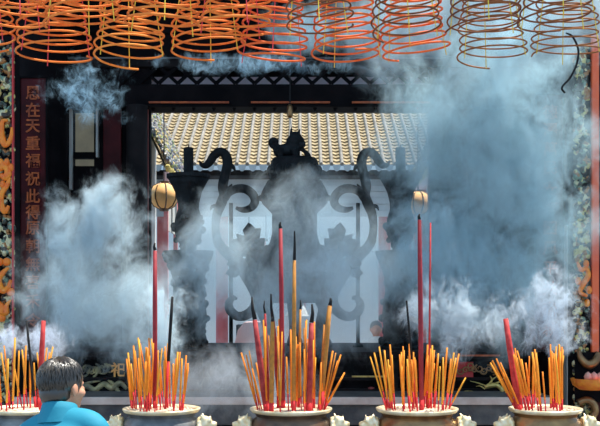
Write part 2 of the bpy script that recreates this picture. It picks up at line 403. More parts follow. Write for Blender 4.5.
for i in range(-n//2, n//2):
    c = rp((i+.5)*pitch, 0, 0)
    t.poly([(c.x+.058*math.cos(a), c.z+.02+.10*min(0, math.sin(a))) for a in [PI+PI*k/10 for k in range(11)]], RY0-.02, RY0+.02)
t.build('eave_drip_tiles', M['fascia'], hall)
MB().box(-4, 4, RY0+.15, rp(0, rl).y, RZ0-.12, RZ0-.04).build('eave_soffit', M['dark_wood'], hall)
t = MB()
for k in range(6): t.box(-3.6, 3.6, RY0+.3-.012*(k % 2), RY0+.36, RZ0-.16-(k+1)*.095, RZ0-.165-k*.095)
t.build('fascia_boards', M['fascia'], hall)
MB().box(-6, 6, 21.5, 21.6, 0, RZ0+1.0).build('rear_wall', M['far_wall'], hall)
for px in (222, 300, 384.5):
    x = (px-300)*16.5/F
    MB().lathe([(.1, .0), (.1, RZ0-.1)], (x, 16.5, 0), 18).build('red_pillar', M['pink'], hall, True)
# banners hung in the hall
for px0, px1, y0, y1, d, lab in ((157, 168, 205, 290, 15.9, 'faded red cloth banner hanging in the far hall left of the tall dark red stick'),
                              (249, 266, 240, 288, 15.9, 'faded red cloth banner in the far hall seen left of the burner body')):
    bb = thing('cloth_banner', lab, 'banner', P((px0+px1)/2, y0, d))
    MB().box(wx(px0, d), wx(px1, d), d, d+.02, wz(y1, d), wz(y0, d)).build('cloth', M['pink'], bb)
    MB().tube([P(px0-2, y0, d), P(px1+2, y0, d)], .02).build('rod', M['dark_wood'], bb)
    c = MB(); c.tube([P(px0, y0, d), Vector((wx(px0, d), d, RZ0-.12))], .006); c.tube([P(px1, y0, d), Vector((wx(px1, d), d, RZ0-.12))], .006); c.build('cord', M['dark_wood'], bb)
# pink rounded frame left of the tall stick
ff = thing('lacquer_screen', 'pinkish red screen with a rounded top corner left of the tall dark red stick', 'screen', P(139, 300, 10.2))
d = 10.2
a = MB(); pts = [P(129, 238, d), P(143, 238, d), P(147.3, 239, d), P(149, 243, d), P(149, 300, d)]
pts[-1].z = 0
a.tube(pts, .02, 8); a.tube([P(129, 238, d), Vector((wx(129, d), d, 0))], .02, 8)
a.build('frame', M['pink'], ff, True)
MB().box(wx(129.5, d), wx(148.5, d), d, d+.02, .05, wz(240, d)).build('panel', M['red_lacquer'], ff)

# side galleries with pottery ridges
def gallery(s, label):
    g = thing('side_gallery', label, 'building', (s*1.9, 12.5, 0))
    y0, y1 = 11.7, 14.6
    xe, ze, xr, zr = 1.56, 3.42, 2.05, 4.45
    t = MB(); t.bm.faces.new([t.bm.verts.new(p) for p in ((s*xe, y0, ze), (s*xe, y1, ze), (s*xr, y1, zr), (s*xr, y0, zr))])
    t.bm.faces.new([t.bm.verts.new(p) for p in ((s*xe, y0, ze-.06), (s*xe, y1, ze-.06), (s*xr, y1, zr-.06), (s*xr, y0, zr-.06))])
    t.build('roof_slab', M['tile'], g)
    r = random.Random(11); t = MB()
    for k in range(900):
        u, v = r.random(), r.random(); c = Vector((s*(xe+(xr-xe)*u), y0+(y1-y0)*v, ze+(zr-ze)*u))
        q = r.uniform(.018, .05); t.ball(c+Vector((-s*.03, 0, .02)), (q*.8, q, q*r.uniform(.8, 2)), None, 6, 5)
    tag(t.build('pottery_figures', M['pottery'], g), kind='stuff')
    MB().bar((s*(xe+.01), y0, ze-.12), (s*(xe+.01), y1, ze-.12), .06, .10).build('eave_beam', M['pink_pale'], g)
    for k in range(4):
        yy = y0+.1+k*.9
        MB().box(s*(xe+.02)-.025, s*(xe+.02)+.025, yy-.025, yy+.025, 0, ze-.17).build('post', M['pink'], g)
    t = MB(); t.box(min(s*2.1, s*2.2), max(s*2.1, s*2.2), y0, y1, 0, ze+.9); t.build('wall', M['far_wall'], g)
    t = MB()
    for k in range(60):
        c = (s*(xe-.01), y0+r.random()*(y1-y0), ze-.06+r.random()*.05); q = r.uniform(.02, .04); t.ball(c, q, None, 6, 5)
    tag(t.build('eave_blossoms', M['old_gold'], g), kind='stuff')
    t = MB()
    for k in range(7): t.box(min(s*xe, s*(xe+.02)), max(s*xe, s*(xe+.02)), y0+.15+k*.4, y0+.40+k*.4, ze-.75, ze-.25)
    t.build('lattice_panels', M['grey_paint'], g)
gallery(-1, 'side gallery above the left lantern, its roof crusted with coloured pottery figures')
gallery(1, 'side gallery right of the rear court, its pottery crusted roof half veiled by smoke')
# lanterns
def lantern(px, py, w_, d, label):
    c = P(px, py, d); r = w_*d/F/2
    l = thing('paper_lantern', label, 'lantern', c)
    ps = MB().lathe([(r*.35, r*.86), (r*.75, r*.66), (r, r*.15), (r*.98, -r*.25), (r*.7, -r*.7), (r*.35, -r*.88)], c, 28).build('paper_shade', M['lantern'], l, True)
    t = MB()
    for k in range(8):
        a = 2*PI*k/8+.3
        t.tube([c+Vector((q*1.012*math.cos(a), q*1.012*math.sin(a), z)) for q, z in ((r*.35, r*.86), (r*.75, r*.66), (r, r*.15), (r*.98, -r*.25), (r*.7, -r*.7), (r*.35, -r*.88))], .008, 5)
    t.build('ribs', M['brass_dark'], ps)
    MB().lathe([(0, r*.85), (r*.38, r*.85), (r*.38, r*1.0), (0, r*1.0)], c, 16).build('cap', M['brass_dark'], l)
    MB().lathe([(0, -r*.86), (r*.38, -r*.86), (r*.3, -r*1.05), (0, -r*1.05)], c, 16).build('bottom_ring', M['brass_dark'], l)
    MB().tube([c+Vector((0, 0, r*.98)), Vector((c.x, c.y, 4.9))], .006, 6).build('hanging_cord', M['burnt'], l)
lantern(164, 196, 29, 11.2, 'round yellow paper lantern with dark ribs beside the left candle stand')
lantern(418, 203, 26, 11.2, 'round yellow paper lantern peeping out beside the right candle stand')

# things in the far hall
tag(MB().box(0, 0, 0, 0, 0, 0).build('x', M['white']), 'x') if False else None
d = 12.6
st = thing('covered_stall', 'pale pink cloth draped over a box behind the altar, left of the big incense bundle', 'stall', P(250, 352, d))
MB().box(wx(236, d), wx(266, d), d+.02, d+.5, 0, wz(325, d)).build('box', M['dark_wood'], st)
a = MB().poly([(wx(233, d), .5), (wx(234.5, d), wz(345, d)), (wx(238, d), wz(330, d)), (wx(244, d), wz(322.5, d)), (wx(262, d), wz(322, d)), (wx(266, d), wz(326, d)), (wx(268, d), .5)], d-.05, d+.55)
a.build('cloth', M['pink_pale'], st)
d = 13.4
fl = thing('flower_vase', 'vase of pale yellow green flowers behind the altar, left of the burner stem', 'vase', P(267, 330, d))
c = P(267, 318, d)
MB().lathe([(0, 0), (.05, 0), (.09, .08), (.06, .16), (.045, .2), (.06, .23), (.05, .23), (0, .19)], c-Vector((0, 0, .12)), 16).build('vase_body', M['white'], fl, True)
MB().box(c.x-.15, c.x+.15, d-.15, d+.15, 0, c.z-.12).build('stand', M['far_wall'], fl)
a = MB(); r = random.Random(4)
for k in range(46): 
    a.ball(c+Vector((r.gauss(0, .06), r.gauss(0, .05), .25+r.gauss(.06, .07))), r.uniform(.018, .04), None, 7, 5)
tag(a.build('blossoms', M['leaf'], fl), kind='stuff')
d = 13.4; c = P(297, 316, d)
wt = thing('tiered_ornament', 'white ornament of two flared tiers on a pedestal glimpsed behind the tall brown stick', 'ornament', c)
MB().lathe([(0, 0), (.16, 0), (.07, .2), (.05, .22), (0, .22)], c, 20).build('lower_tier', M['white'], wt)
MB().lathe([(0, .22), (.12, .22), (.10, .40), (.05, .42), (0, .42)], c, 20).build('upper_tier', M['white'], wt)
MB().box(c.x-.14, c.x+.14, d-.14, d+.14, 0, c.z).build('pedestal', M['far_wall'], wt)

# ================================================================ ALTAR
AX0, AX1 = wx(38, 7.5), wx(530, 7.5)
al = thing('altar_table', 'long dark carved altar behind the row of incense bowls', 'altar', (0, 7.5, 0))
LZ = wz(397, 7.0)
MB().box(AX0-.05, AX1+.05, 7.02, 7.55, LZ-.2, LZ, .01).build('ledge', M['stone'], al)
MB().box(AX0-.05, AX1+.05, 6.99, 7.03, LZ-.055, LZ-.002, .008).build('ledge_edge', M['stone_edge'], al)
MB().box(AX0, AX1, 7.12, 7.6, 0, LZ-.2).build('plinth', M['dark_wood'], al)
TZ = wz(352, 7.4)
MB().box(AX0-.04, AX1+.04, 7.40, 9.0, TZ-.04, TZ, .008).build('top', M['dark_wood'], al)
MB().box(AX0, AX1, 7.50, 8.9, LZ, TZ-.04).build('body', M['black_wood'], al)
def ap(px, py, off=.0): return P(px, py, 7.5)+Vector((0, -off, 0))
t = MB()
for y0, y1 in ((356, 359), (377, 380), (388.5, 391)): t.box(AX0, AX1, 7.46, 7.5, wz(y1, 7.5), wz(y0, 7.5))
for px in (80, 128, 200, 250, 330, 395, 452, 505): t.box(wx(px, 7.5)-.02, wx(px, 7.5)+.02, 7.465, 7.5, LZ, wz(356, 7.5))
t.build('rails', M['dark_wood'], al)
r = random.Random(2); t = MB()
for k in range(9): scroll(t, ap(83+k*3.3, 369+r.uniform(-2, 2), .01), r.uniform(.03, .05), 1.4, .009, 7.485, r.uniform(0, 6), r.choice((-1, 1)))
t.build('cloud_relief', M['relief'], al, True)
t = MB()
q = [(78,392,2.2),(86,386,3),(95,390,3),(104,384,2.8),(112,388,3.2),(120,383,2.8),(127,389,2)]
curve_tube(t, q, 7.47); curve_tube(t, [(82,384,1),(92,382,1.4),(100,380.5,1.2)], 7.47); curve_tube(t, [(106,378,1),(113,384,2),(119,392,2.4),(126,397,1)], 7.47)
t.build('dragon_relief', M['relief'], al, True)
put_text('祀', (369.5,), 118.5, 7.48, 15, 7.475, M['gilt_bright'], al, 'gilt_character')
MB().box(wx(456, 7.48), wx(473, 7.48), 7.47, 7.5, wz(377, 7.48), wz(362, 7.48)).build('red_panel', M['red_trim'], al)
t = MB()
for k in range(8): scroll(t, ap(460+k*4.6, 368+r.uniform(-3, 3), .01), r.uniform(.022, .036), 1.3, .007, 7.462, r.uniform(0, 6), r.choice((-1, 1)))
t.build('floral_relief', M['brass'], al, True)
MB().box(wx(452, 7.4), wx(500, 7.4), 7.388, 7.402, wz(356.3, 7.4), wz(354.6, 7.4)).build('gilt_trim', M['gilt'], al)
MB().box(wx(352, 7.45), wx(388, 7.45), 7.445, 7.47, wz(377.2, 7.45), wz(375.8, 7.45)).build('gilt_trim', M['old_gold'], al)
MB().lathe([(0, -.012), (.024, -.006), (.024, .006), (0, .012)], (0, 0, 0), 14).build('red_boss', M['red_lacquer'], al, True, loc=(0, 0, 0)).location = Vector(ap(371, 388, .02))-al.location
t = MB()
curve_tube(t, [(457,402,2.2),(459,396.5,2.4),(466,393,2.4),(475,394,2.5),(483,397.3,2.6),(492,399,2.6),(500,396.5,2.5),(502,390,2.3),(497,385.5,2.2),(490,385.5,2.6),(485,387.5,1.6)], 7.44, n=8)
curve_tube(t, [(489,384,1),(492,380,.9),(490,376,.4)], 7.44); curve_tube(t, [(493,384,1),(499,382,.9),(504,378,.3)], 7.44)
curve_tube(t, [(486,386,.7),(478,383,.6),(470,381,.25)], 7.44); curve_tube(t, [(485,389,.8),(480,386,.5),(476,386.5,.2)], 7.44)
curve_tube(t, [(492,380,.6),(497,376.5,.5),(501,377,.25)], 7.44)
for a, b_ in ((463,396),(488,400),(498,399)): curve_tube(t, [(a,b_,1),(a-2,b_+3.5,.8),(a-5,b_+3.5,.4)], 7.44)
t.build('gold_dragon', M['old_gold'], al, True)

# ---------------------------------------------------------------- central burner
DB = 8.2
ZB = TZ
CX = wx(294.5, DB)
bu = thing('bronze_burner', 'huge black bronze burner with a lion on its lid and looping handles', 'incense burner', (CX, DB, ZB))
def lz(py): return EYE+(HZ-py)*DB/F
def hw(w_): return w_*DB/F
prof = [(20,303),(30,299),(36,290),(38,278),(36,264),(31,252),(25,243),(22.5,234),(22.5,222),(22.5,214),(26,210),(32,204),(34.5,199),(34,195),(31,188),(27,181)]
t = MB(); t.lathe([(0, lz(303))]+[(hw(a), lz(b_)) for a, b_ in prof]+[(0, lz(181))], (CX, DB, 0), 36, 1, .85)
for k in range(16):                                             # raised bosses round the shoulder
    a = 2*PI*k/16; t.ball((CX+hw(33.5)*math.cos(a), DB+hw(33.5)*.85*math.sin(a), lz(198)), hw(3.2), None, 8, 6)
    t.ball((CX+hw(36.5)*math.cos(a+.2), DB+hw(36.5)*.85*math.sin(a+.2), lz(276)), hw(4), None, 8, 6)
t.build('body', M['iron'], bu, True)
prof = [(25,181),(25.5,176),(25,170),(24,164),(23,160.5),(21,158)]
t = MB(); t.lathe([(0, lz(181))]+[(hw(a), lz(b_)) for a, b_ in prof]+[(0, lz(158))], (CX, DB, 0), 32, 1, .85)
for k in range(14):
    a = 2*PI*k/14; t.ball((CX+hw(24)*math.cos(a), DB+hw(24)*.85*math.sin(a), lz(171)), (hw(4), hw(4), hw(6)), None, 8, 6)
lid = t.build('lid', M['iron'], bu, True)
for k in range(3):
    a = -PI/2+2*PI*k/3+PI/3
    t = MB(); ca, sa = math.cos(a), math.sin(a)
    t.tube([(CX+hw(r_)*ca, DB+hw(r_)*sa, lz(z)) for r_, z in spline([(20,292),(31,300),(35,312),(31,325),(29,338),(33,346),(34,350)], 4)], [hw(x[0]) for x in spline([(9,),(9,),(7.5,),(6,),(6,),(8,),(8,)], 4)], 10)
    o = t.build('leg', M['iron'], bu, True)
    o.location.z -= (lz(350)-TZ)
# lion
t = MB()
def L(px, py, w_, dy=0, wy=None, wz_=None): t.ball(P(px, py, DB)+Vector((0, dy, 0)), (hw(w_), hw(wy or w_), hw(wz_ or w_)), None, 14, 10)
L(286, 150, 9, 0, 6, 6.5); L(293, 148, 7.5, 0, 6.5, 8); L(279, 151, 6, 0, 6, 6.5)
L(295.5, 137.5, 6.2, -.01, 6, 6); L(300, 140, 4, -.02, 4.2, 3.6); L(293, 141, 7, .0, 6.5, 6)
t.cone(P(291, 134, DB), P(291.5, 126, DB), hw(1.8), hw(.5)); t.cone(P(298.5, 133, DB), P(300.5, 128.5, DB), hw(1.8), hw(.6))
for px, dy in ((280, -.05), (283, .05), (294, -.05), (297, .05)):
    t.tube([P(px, 150, DB)+Vector((0, dy, 0)), P(px+.6, 155, DB)+Vector((0, dy, 0)), P(px+1.5, 158.3, DB)+Vector((0, dy, 0))], [hw(3.6), hw(2.6), hw(3)], 8)
curve_tube(t, [(278,150,2),(273,147,2.2),(270.5,143,2.6),(273,139.8,2.8),(276.5,141,2.4),(276,144,1.5)], DB)
curve_tube(t, [(300,146,2.2),(304,146,1.8),(303.5,141,1.2),(302.5,138,.8)], DB, dy=-.03); curve_tube(t, [(301,150,1.6),(305,152,2.2),(308,156,3),(309,158.5,2.4)], DB, dy=-.02)
lion = t.build('lion', M['iron'], lid)
remesh(lion, .008, 1)
# handles, both sides mirrored about the axis
def mir(pts, s): return [(294.5+s*(p[0]-294.5),)+tuple(p[1:]) for p in pts]
HK = [(199.5,160.5,.6),(201.5,164.5,2.2),(206,165.2,3.6),(210.5,161,4.2),(214,155.5,4.4),(220,152,4.6),(225.5,155,4.8),(227.5,162,5),(226.5,170,5),(224,179,5),(222.8,187,5),(224,195,5),(221,204,5.2),(217,214,4.6),(215.5,226,4),(217,238,4.2),(222,248,5),(231,256,6),(240,264,7),(247,274,7.5),(253,287,6),(256,298,5),(254,308,5.2),(246,315,5),(237,316,4.6),(230,310,4.6),(229,303,4),(233,298,2.8),(237,299,1.6)]
RG = [(225,199,4),(229,193,4),(237,189,4.3),(246,189.5,4.5),(253,195,4.5),(255,202,4.4),(251,208,3.8),(243,210,3),(236,208,1.6)]
for s in (1, -1):
    t = MB(); curve_tube(t, mir(HK, s), DB, 7, 12, .8)
    curve_tube(t, mir(RG, s), DB, 7, 10, .8, dy=-.02)
    for sp in ([(228,164,3),(233,167,2.2),(235.5,171.5,.5)], [(218,207,3),(212.5,206.5,1.8),(210.3,210.5,.5)], [(226,191,2.5),(230,187,1.8),(232,184,.6)], [(222,248,3),(217,246,2.2),(213,240,.6)]):
        curve_tube(t, mir(sp, s), DB, 5, 8)
    ha = t.build('scroll_handle', M['iron'], bu, True)
    t = MB()                                                    # leaf cluster between handle and body
    r = random.Random(5)
    for cx, cy, a, ln in ((250,240,1.9,20),(246,250,2.5,22),(255,250,1.2,20),(258,243,.6,16),(240,252,2.9,20),(252,262,-1.2,20),(244,266,-2.0,20),(236,262,3.4,18),(258,258,-.3,16),(248,232,1.5,18),(232,270,-2.6,14),(243,243,2.2,22),(262,252,.9,18),(250,272,-1.6,20),(238,246,2.5,18),(256,236,1.0,18),(262,266,-.6,16)):
        ex, ey = cx+ln*.5*math.cos(a), cy-ln*.5*math.sin(a); bx, by = cx-ln*.5*math.cos(a), cy+ln*.5*math.sin(a)
        curve_tube(t, mir([(bx,by,1.2),(cx+r.uniform(-2,2),cy+r.uniform(-2,2),6.4),(ex,ey,.5)], s), DB, 6, 8, .5, dy=r.uniform(-.05,.03))
    curve_tube(t, mir([(246,258,3.5),(258,262,4),(266,262,3)], s), DB, 5, 8)
    t.build('leaf_cluster', M['iron'], ha, True)
    px = 294.5+s*(231-294.5); x = wx(px, DB)
    t = MB(); t.tube([(x, DB, TZ+.02), (x, DB, lz(203))], hw(2), 10)
    t.lathe([(0, TZ), (hw(5.5), TZ), (hw(5), TZ+.018), (hw(2.2), TZ+.035), (0, TZ+.035)], (x, DB, 0), 16)
    t.build('support_rod', M['iron'], bu, True)

# ---------------------------------------------------------------- candle stands
def candle_stand(s, label):
    DB = 7.9; lz = lambda py: EYE+(HZ-py)*DB/F; hw = lambda w_: w_*DB/F
    px = 294.5+s*(188.5-294.5); x = wx(px, DB)
    g = thing('candle_stand', label, 'candle stand', (x, DB, TZ))
    prof = [(18,347),(19.5,343),(16.5,332),(18.5,318),(17.5,304),(15.5,292),(15.5,281),(19,268),(24,257),(25,254),(25,251),(8.5,250),(8,246),(12.5,238),(14.5,229),(13.5,219),(10.5,209),(10.8,203),(13.5,192),(17.5,184),(20.5,179)]
    t = MB(); t.lathe([(0, lz(347))]+[(hw(a), lz(b_)) for a, b_ in prof]+[(0, lz(179))], (x, DB, 0), 26)
    r = random.Random(9)
    for k in range(120):                                        # deep relief of foliage and curls
        a, b_ = r.choice(prof[1:9]+prof[12:16]); b_ += r.uniform(-3, 3); th = r.uniform(0, 2*PI)
        t.ball((x+hw(a)*math.cos(th), DB+hw(a)*math.sin(th), min(max(lz(b_), TZ+.05), lz(205))), hw(r.uniform(2, 4)), None, 7, 5)
    o = t.build('stem', M['iron'], g, True); o.location.z -= lz(349)-TZ if False else 0
    # foot down to the altar top
    MB().lathe([(0, TZ), (hw(20.5), TZ), (hw(20.5), TZ+.02), (hw(18), lz(345)), (0, lz(345))], (x, DB, 0), 26).build('foot', M['iron'], g, True)
    MB().lathe([(0, lz(179.5)), (hw(20), lz(179.5)), (hw(21.8), lz(178)), (hw(21.8), lz(174.5)), (0, lz(174.5))], (x, DB, 0), 28).build('drip_plate', M['iron'], g)
    cd = MB().lathe([(0, lz(175)), (hw(5), lz(175)), (hw(5), lz(148)), (hw(3.5), lz(147.4)), (0, lz(147.4))], (x, DB, 0), 18).build('candle', M['iron'], g)
    MB().tube([(x, DB, lz(148)), (x+.004, DB, lz(144.5))], hw(.6), 6).build('wick', M['burnt'], cd)
candle_stand(1, 'black bronze candle stand with a wide plate left of the burner')
candle_stand(-1, 'black bronze candle stand with a wide plate right of the burner, dimmed by smoke')
# small lamp fitting above the lion
lm = thing('hanging_lamp', 'tiny brown lamp fitting hanging from the beam above the lion', 'lamp', P(290, 107, 8.75))
d = 8.75
MB().tube([P(290, 60, d), P(290, 105, d)], .006, 6).build('rod', M['burnt'], lm)
MB().lathe([(0, 0), (.02, .0), (.026, .03), (.026, .10), (.012, .12), (0, .12)], P(290, 118, d), 14).build('socket', M['brass'], lm, True)
MB().tube([P(290, 118, d), P(291.5, 129, d)], .004, 5).build('pull_cord', M['grey_paint'], lm)
MB().box(wx(290, d)-.03, wx(290, d)+.03, d-.03, 9.1, wz(60, d), wz(58, d)).build('bracket', M['black_wood'], lm)

# ================================================================ INCENSE BOWLS
D6 = 6.0
RZ = wz(408, D6)                                                # height of the rims
TBZ = RZ-.36
tb = thing('bowl_table', 'long low stone table below the row of incense bowls', 'table', (0, D6, 0))
MB().box(-2.3, 2.3, D6-.34, D6+.34, TBZ-.08, TBZ, .01).build('table_top', M['stone'], tb)
for x in (-1.9, 0, 1.9): MB().box(x-.14, x+.14, D6-.25, D6+.25, 0, TBZ-.08, .01).build('leg', M['stone'], tb)
PLACE = ['leftmost bowl', 'second bowl from the left', 'middle bowl', 'bowl second from the right', 'rightmost bowl']
BOWLS = [(25, 'grey_metal', .222, 'weathered grey incense bowl partly hidden by the man in cyan'),
         (161.5, 'grey_metal', .233, 'weathered grey incense bowl holding one tall dark red stick'),
         (291, 'brass_dark', .247, 'dark brass incense bowl in the middle, packed with thick red and brown sticks'),
         (417, 'brass', .247, 'brown brass incense bowl with a tall crimson stick, second from the right'),
         (545.5, 'brass', .218, 'brown brass incense bowl at the far right with a thick leaning red stick')]
def beast(s, c, parent, m):
    """small lion head handle looking outwards (s = -1 left, 1 right)"""
    t = MB(); c = Vector(c)
    def b_(dx, dy, dz, r): t.ball(c+Vector((s*dx, dy, dz)), r, None, 10, 8)
    b_(0, 0, 0, (.045, .04, .042)); b_(.045, 0, -.008, (.03, .03, .026)); b_(.062, 0, .002, (.014, .02, .012)); b_(.045, -.005, -.03, (.024, .024, .012))
    b_(.03, -.024, .022, .012); b_(.03, .024, .022, .012); b_(-.03, 0, -.02, (.05, .035, .035)); b_(.0, 0, .03, (.03, .035, .02))
    for dy in (-.028, .028):
        t.cone(c+Vector((-s*.005, dy, .025)), c+Vector((-s*.02, dy*1.5, .062)), .014, .004); t.cone(c+Vector((s*.03, dy*.6, .03)), c+Vector((s*.035, dy*.9, .055)), .008, .003)
    for k in range(6):
        a = k*PI/5; t.ball(c+Vector((-s*.03, -.045*math.cos(a), .04*math.sin(a)-.012)), .018, None, 7, 5)
    o = t.build('beast_handle', m, parent, True); remesh(o, .007, 1)
bowls = []
for i, (px, mk, R, lab) in enumerate(BOWLS):
    x = wx(px, D6)
    g = thing('incense_bowl', lab, 'incense bowl', (x, D6, TBZ)); bowls.append((g, x, R))
    z = RZ
    prof = [(0, TBZ), (.13, TBZ), (.135, TBZ+.03), (.11, TBZ+.05), (.15, TBZ+.09), (R*.92, z-.19), (R*1.0, z-.13), (R*.97, z-.075), (R*.84, z-.05), (R*.82, z-.035), (R*.93, z-.018), (R*.9, z-.022), (R*.8, z-.06), (R*.8, z-.09), (0, z-.10)]
    MB().lathe(prof, (x, D6, 0), 40).build('body', M[mk], g, True)
    MB().lathe([(R*.88, z-.025), (R*.95, z-.022), (R, z-.008), (R, z), (R*.96, z+.002), (R*.88, z-.012), (R*.88, z-.025)], (x, D6, 0), 48).build('rim', M['rim'], g, True)
    t = MB(); t.lathe([(R*.87, z-.016), (R*.6, z-.008), (R*.3, z-.002), (0, z)], (x, D6, 0), 40)
    rr = random.Random(i)
    for k in range(70):
        a, q = rr.uniform(0, 2*PI), R*.8*math.sqrt(rr.random()); t.ball((x+q*math.cos(a), D6+q*math.sin(a), z-.008), rr.uniform(.004, .011), None, 6, 4)
    tag(t.build('ash_bed', M['ash'], g), kind='stuff')
    for s in (-1, 1): beast(s, (x+s*(R*1.02+.025), D6-.04, z-.09), g, M['beast_gold'])

# ---------------------------------------------------------------- joss sticks
def stick(bi, b, tp, rad, body, stem_h, label, burnt=0.0, name='joss_stick', group=None, dy=None, thin_stem=True):
    """b, tp: (px, py) of foot and tip as seen; the foot stands in the ash of bowl bi"""
    g, bx, R = bowls[bi]
    # foot in the ash: depth from the row it appears on within the bowl
    x = wx(b[0], D6)
    lim = math.sqrt(max(.0004, (R*.8)**2-(x-bx)**2)) if abs(x-bx) < R*.8 else .02
    x = max(bx-R*.8, min(bx+R*.8, x))
    yy = D6+(dy if dy is not None else rnd.uniform(-.8, .8))*lim
    z = RZ-.012
    foot = Vector((x*yy/D6 if False else x, yy, z))
    tip = P(tp[0], tp[1], yy+rnd.uniform(-.03, .03))
    u = (tip-foot); Ln = u.length; u.normalize()
    o = thing(name, label, 'incense stick', foot, group)
    sh = stem_h*D6/F
    MB().tube([foot-u*.015, foot+u*sh], rad*(.8 if thin_stem else 1.0), 6).build('stem', M['stem_red'], o, True)
    bl = burnt*D6/F
    n = 3
    pts = [foot+u*(sh-.004)+(tip-u*bl-foot-u*sh)*(k/n) for k in range(n+1)]
    MB().tube(pts, [rad]*n+[rad*.8], 7).build('incense_body', M[body], o, True)
    if burnt:
        w_ = Vector((rnd.uniform(-.006, .006), 0, 0))
        MB().tube([tip-u*bl-u*.002, tip-u*bl*.5+w_, tip], [rad*.75, rad*.55, rad*.3], 6).build('burnt_tip', M['burnt'], o, True)
    return o
T = .0058
# thick and tall sticks, one by one
big = [
 (0, (35,403), (43.5,320), .0165, 'joss_red', 12, 'thick pinkish red incense stick leaning right just left of the man’s hair', 0, .5),
 (0, (34,402), (26.5,320), .008, 'burnt', 14, 'thin burnt black stick leaning left beside the thick red one behind the man', 0, .2),
 (1, (155,403), (155,243), .0145, 'joss_crimson', 10, 'tall straight dark red stick towering over the second bowl from the left', 7, 0),
 (1, (166,403), (172.5,296), .010, 'burnt', 50, 'curved charred black stick right of the tall dark red stick', 0, -.2),
 (2, (267,404), (252,297), .018, 'joss_wine', 8, 'thick red stick with charred tip leaning left, leftmost thick one in the middle bowl', 22, -.5),
 (2, (269,403), (264.5,301), .009, 'joss_wine', 10, 'slim red stick just right of the leftmost thick red stick in the middle bowl', 12, .3),
 (2, (280,403), (271,294), .014, 'joss_wine', 9, 'red stick with long charred tip behind the olive brown one in the middle bowl', 26, .2),
 (2, (272,406), (272.7,317), .0145, 'joss_olive', 10, 'thick olive brown upright stick left of the tall pinkish red one in the middle bowl', 4, -.8),
 (2, (283,404), (280.5,222), .0145, 'joss_crimson', 10, 'tallest dark pinkish red stick rising in front of the burner', 6, .1),
 (2, (294,406), (294.5,231), .013, 'joss_olive', 12, 'tall brown upright stick in the centre of the middle bowl', 28, -.6),
 (2, (299,404), (300.5,300), .009, 'joss_olive', 12, 'slim brown stick with bent charred tip right of the tall brown one', 9, .3),
 (2, (309,405), (312,304), .018, 'joss_wine', 9, 'thick upright red stick with pointed charred tip in the right half of the middle bowl', 18, -.5),
 (2, (320,403), (330.5,298), .017, 'joss_olive', 20, 'thick amber brown stick leaning right with charred tip, rightmost thick one in the middle bowl', 7, -.2),
 (3, (420,405), (419.5,214), .0145, 'joss_crimson', 12, 'tall straight crimson stick in the second bowl from the right', 5, -.4),
 (3, (431,402), (430.5,222), .006, 'joss_red', 14, 'very thin tall pale red stick right of the tall crimson one', 0, .5),
 (3, (417,402), (406.5,300), .007, 'burnt', 50, 'thin charred stick leaning left beside the tall crimson stick', 0, .2),
 (4, (518,406), (505.5,318), .019, 'joss_red', 6, 'thick bright red stick leaning left in the rightmost bowl', 0, -.5),
]
for bi, b, tp, rad, body, sh, lab, burnt, dy in big:
    stick(bi, b, tp, rad, body, sh, lab.replace('’', "'"), burnt, 'thick_joss_stick' if rad > .012 else 'joss_stick', None, dy, rad < .012)
# many thin sticks: (foot px, tip px, tip row)
thin = {0: [(8,1,352),(10,4,345),(15,15,337),(18,19,350),(27,26,345),(30,30,356),(20,13,362),(24,22,349),(38,37,352),(40,47,347),(45,53,346),(43,50,352),(33,34,362),(12,8,358),(5,-3,350)],
        1: [],2: [],3: [],4: []}
r = random.Random(21)
thin[1] = [(131,126.5,358),(132,128,352),(134,131,363),(136,133.5,345),(138,135,350),(141,139,339),(146,138,337),(149,140,343),(150,147,350)]
for k in range(29):
    f = r.uniform(142, 184); thin[1].append((f, f+(f-158)*.10+r.uniform(-4, 4), r.uniform(336, 366) if f < 176 else r.uniform(340, 370)))
thin[2] = [(256,241,352),(258,246,354),(260,249,350),(262,252,368),(264,256,362),(326,336,352),(328,341,354),(329,345,372),(325,338,360),(322,333,350),(324,343,376)]
for k in range(32):
    f = r.uniform(262, 322); thin[2].append((f, f+(f-292)*.08+r.uniform(-3, 3), r.uniform(318, 362)))
thin[3] = [(386,370,356),(388,374,352),(389,379,346),(448,459,353),(447,456,357),(444,451,358),(448,466,377),(446,454,352),(392,384,350)]
for k in range(36):
    f = r.uniform(388, 446); thin[3].append((f, f+(f-417)*.10+r.uniform(-2.5, 2.5), r.uniform(342, 366)))
thin[4] = [(514,490,362),(516,492,360),(518,496,358),(520,500,362),(522,503,372),(529,517,350),(527,513,352),(533,533,362),(541,542.5,371),(537,536,352)]
for k in range(13):
    f = r.uniform(522, 538); thin[4].append((f, f-4+(f-530)*.5+r.uniform(-3, 3), r.uniform(346, 366)))
for k in range(15):
    f = r.uniform(549, 560); thin[4].append((f, f+(f-553)*.3+r.uniform(-1.5, 2.5), r.uniform(343, 358)))
for bi in range(5):
    lst = sorted(thin[bi], key=lambda q: q[1]); n_ = len(lst)
    for k, (f, tx, ty) in enumerate(lst):
        m = r.choice(('joss_orange', 'joss_orange', 'joss_yellow', 'joss_orange', 'joss_olive' if bi == 2 else 'joss_yellow'))
        word = {'joss_orange': 'orange', 'joss_yellow': 'yellow', 'joss_olive': 'brown'}[m]
        if (tx, ty) == (466, 377): lab = 'short thin joss stick leaning far right out of the second bowl from the right'
        else: lab = f'{ordinal(k, n_)} thin joss stick in the {PLACE[bi]}, {word}' if k in (0, n_-1) else f'thin {word} joss stick, {ordinal(k, n_)} in the {PLACE[bi]}'
        stick(bi, (f, 404), (tx, ty), T*r.uniform(.8, 1.15), m, r.uniform(7, 21), lab, 0, 'joss_stick', 'thin joss sticks in the incense bowls')

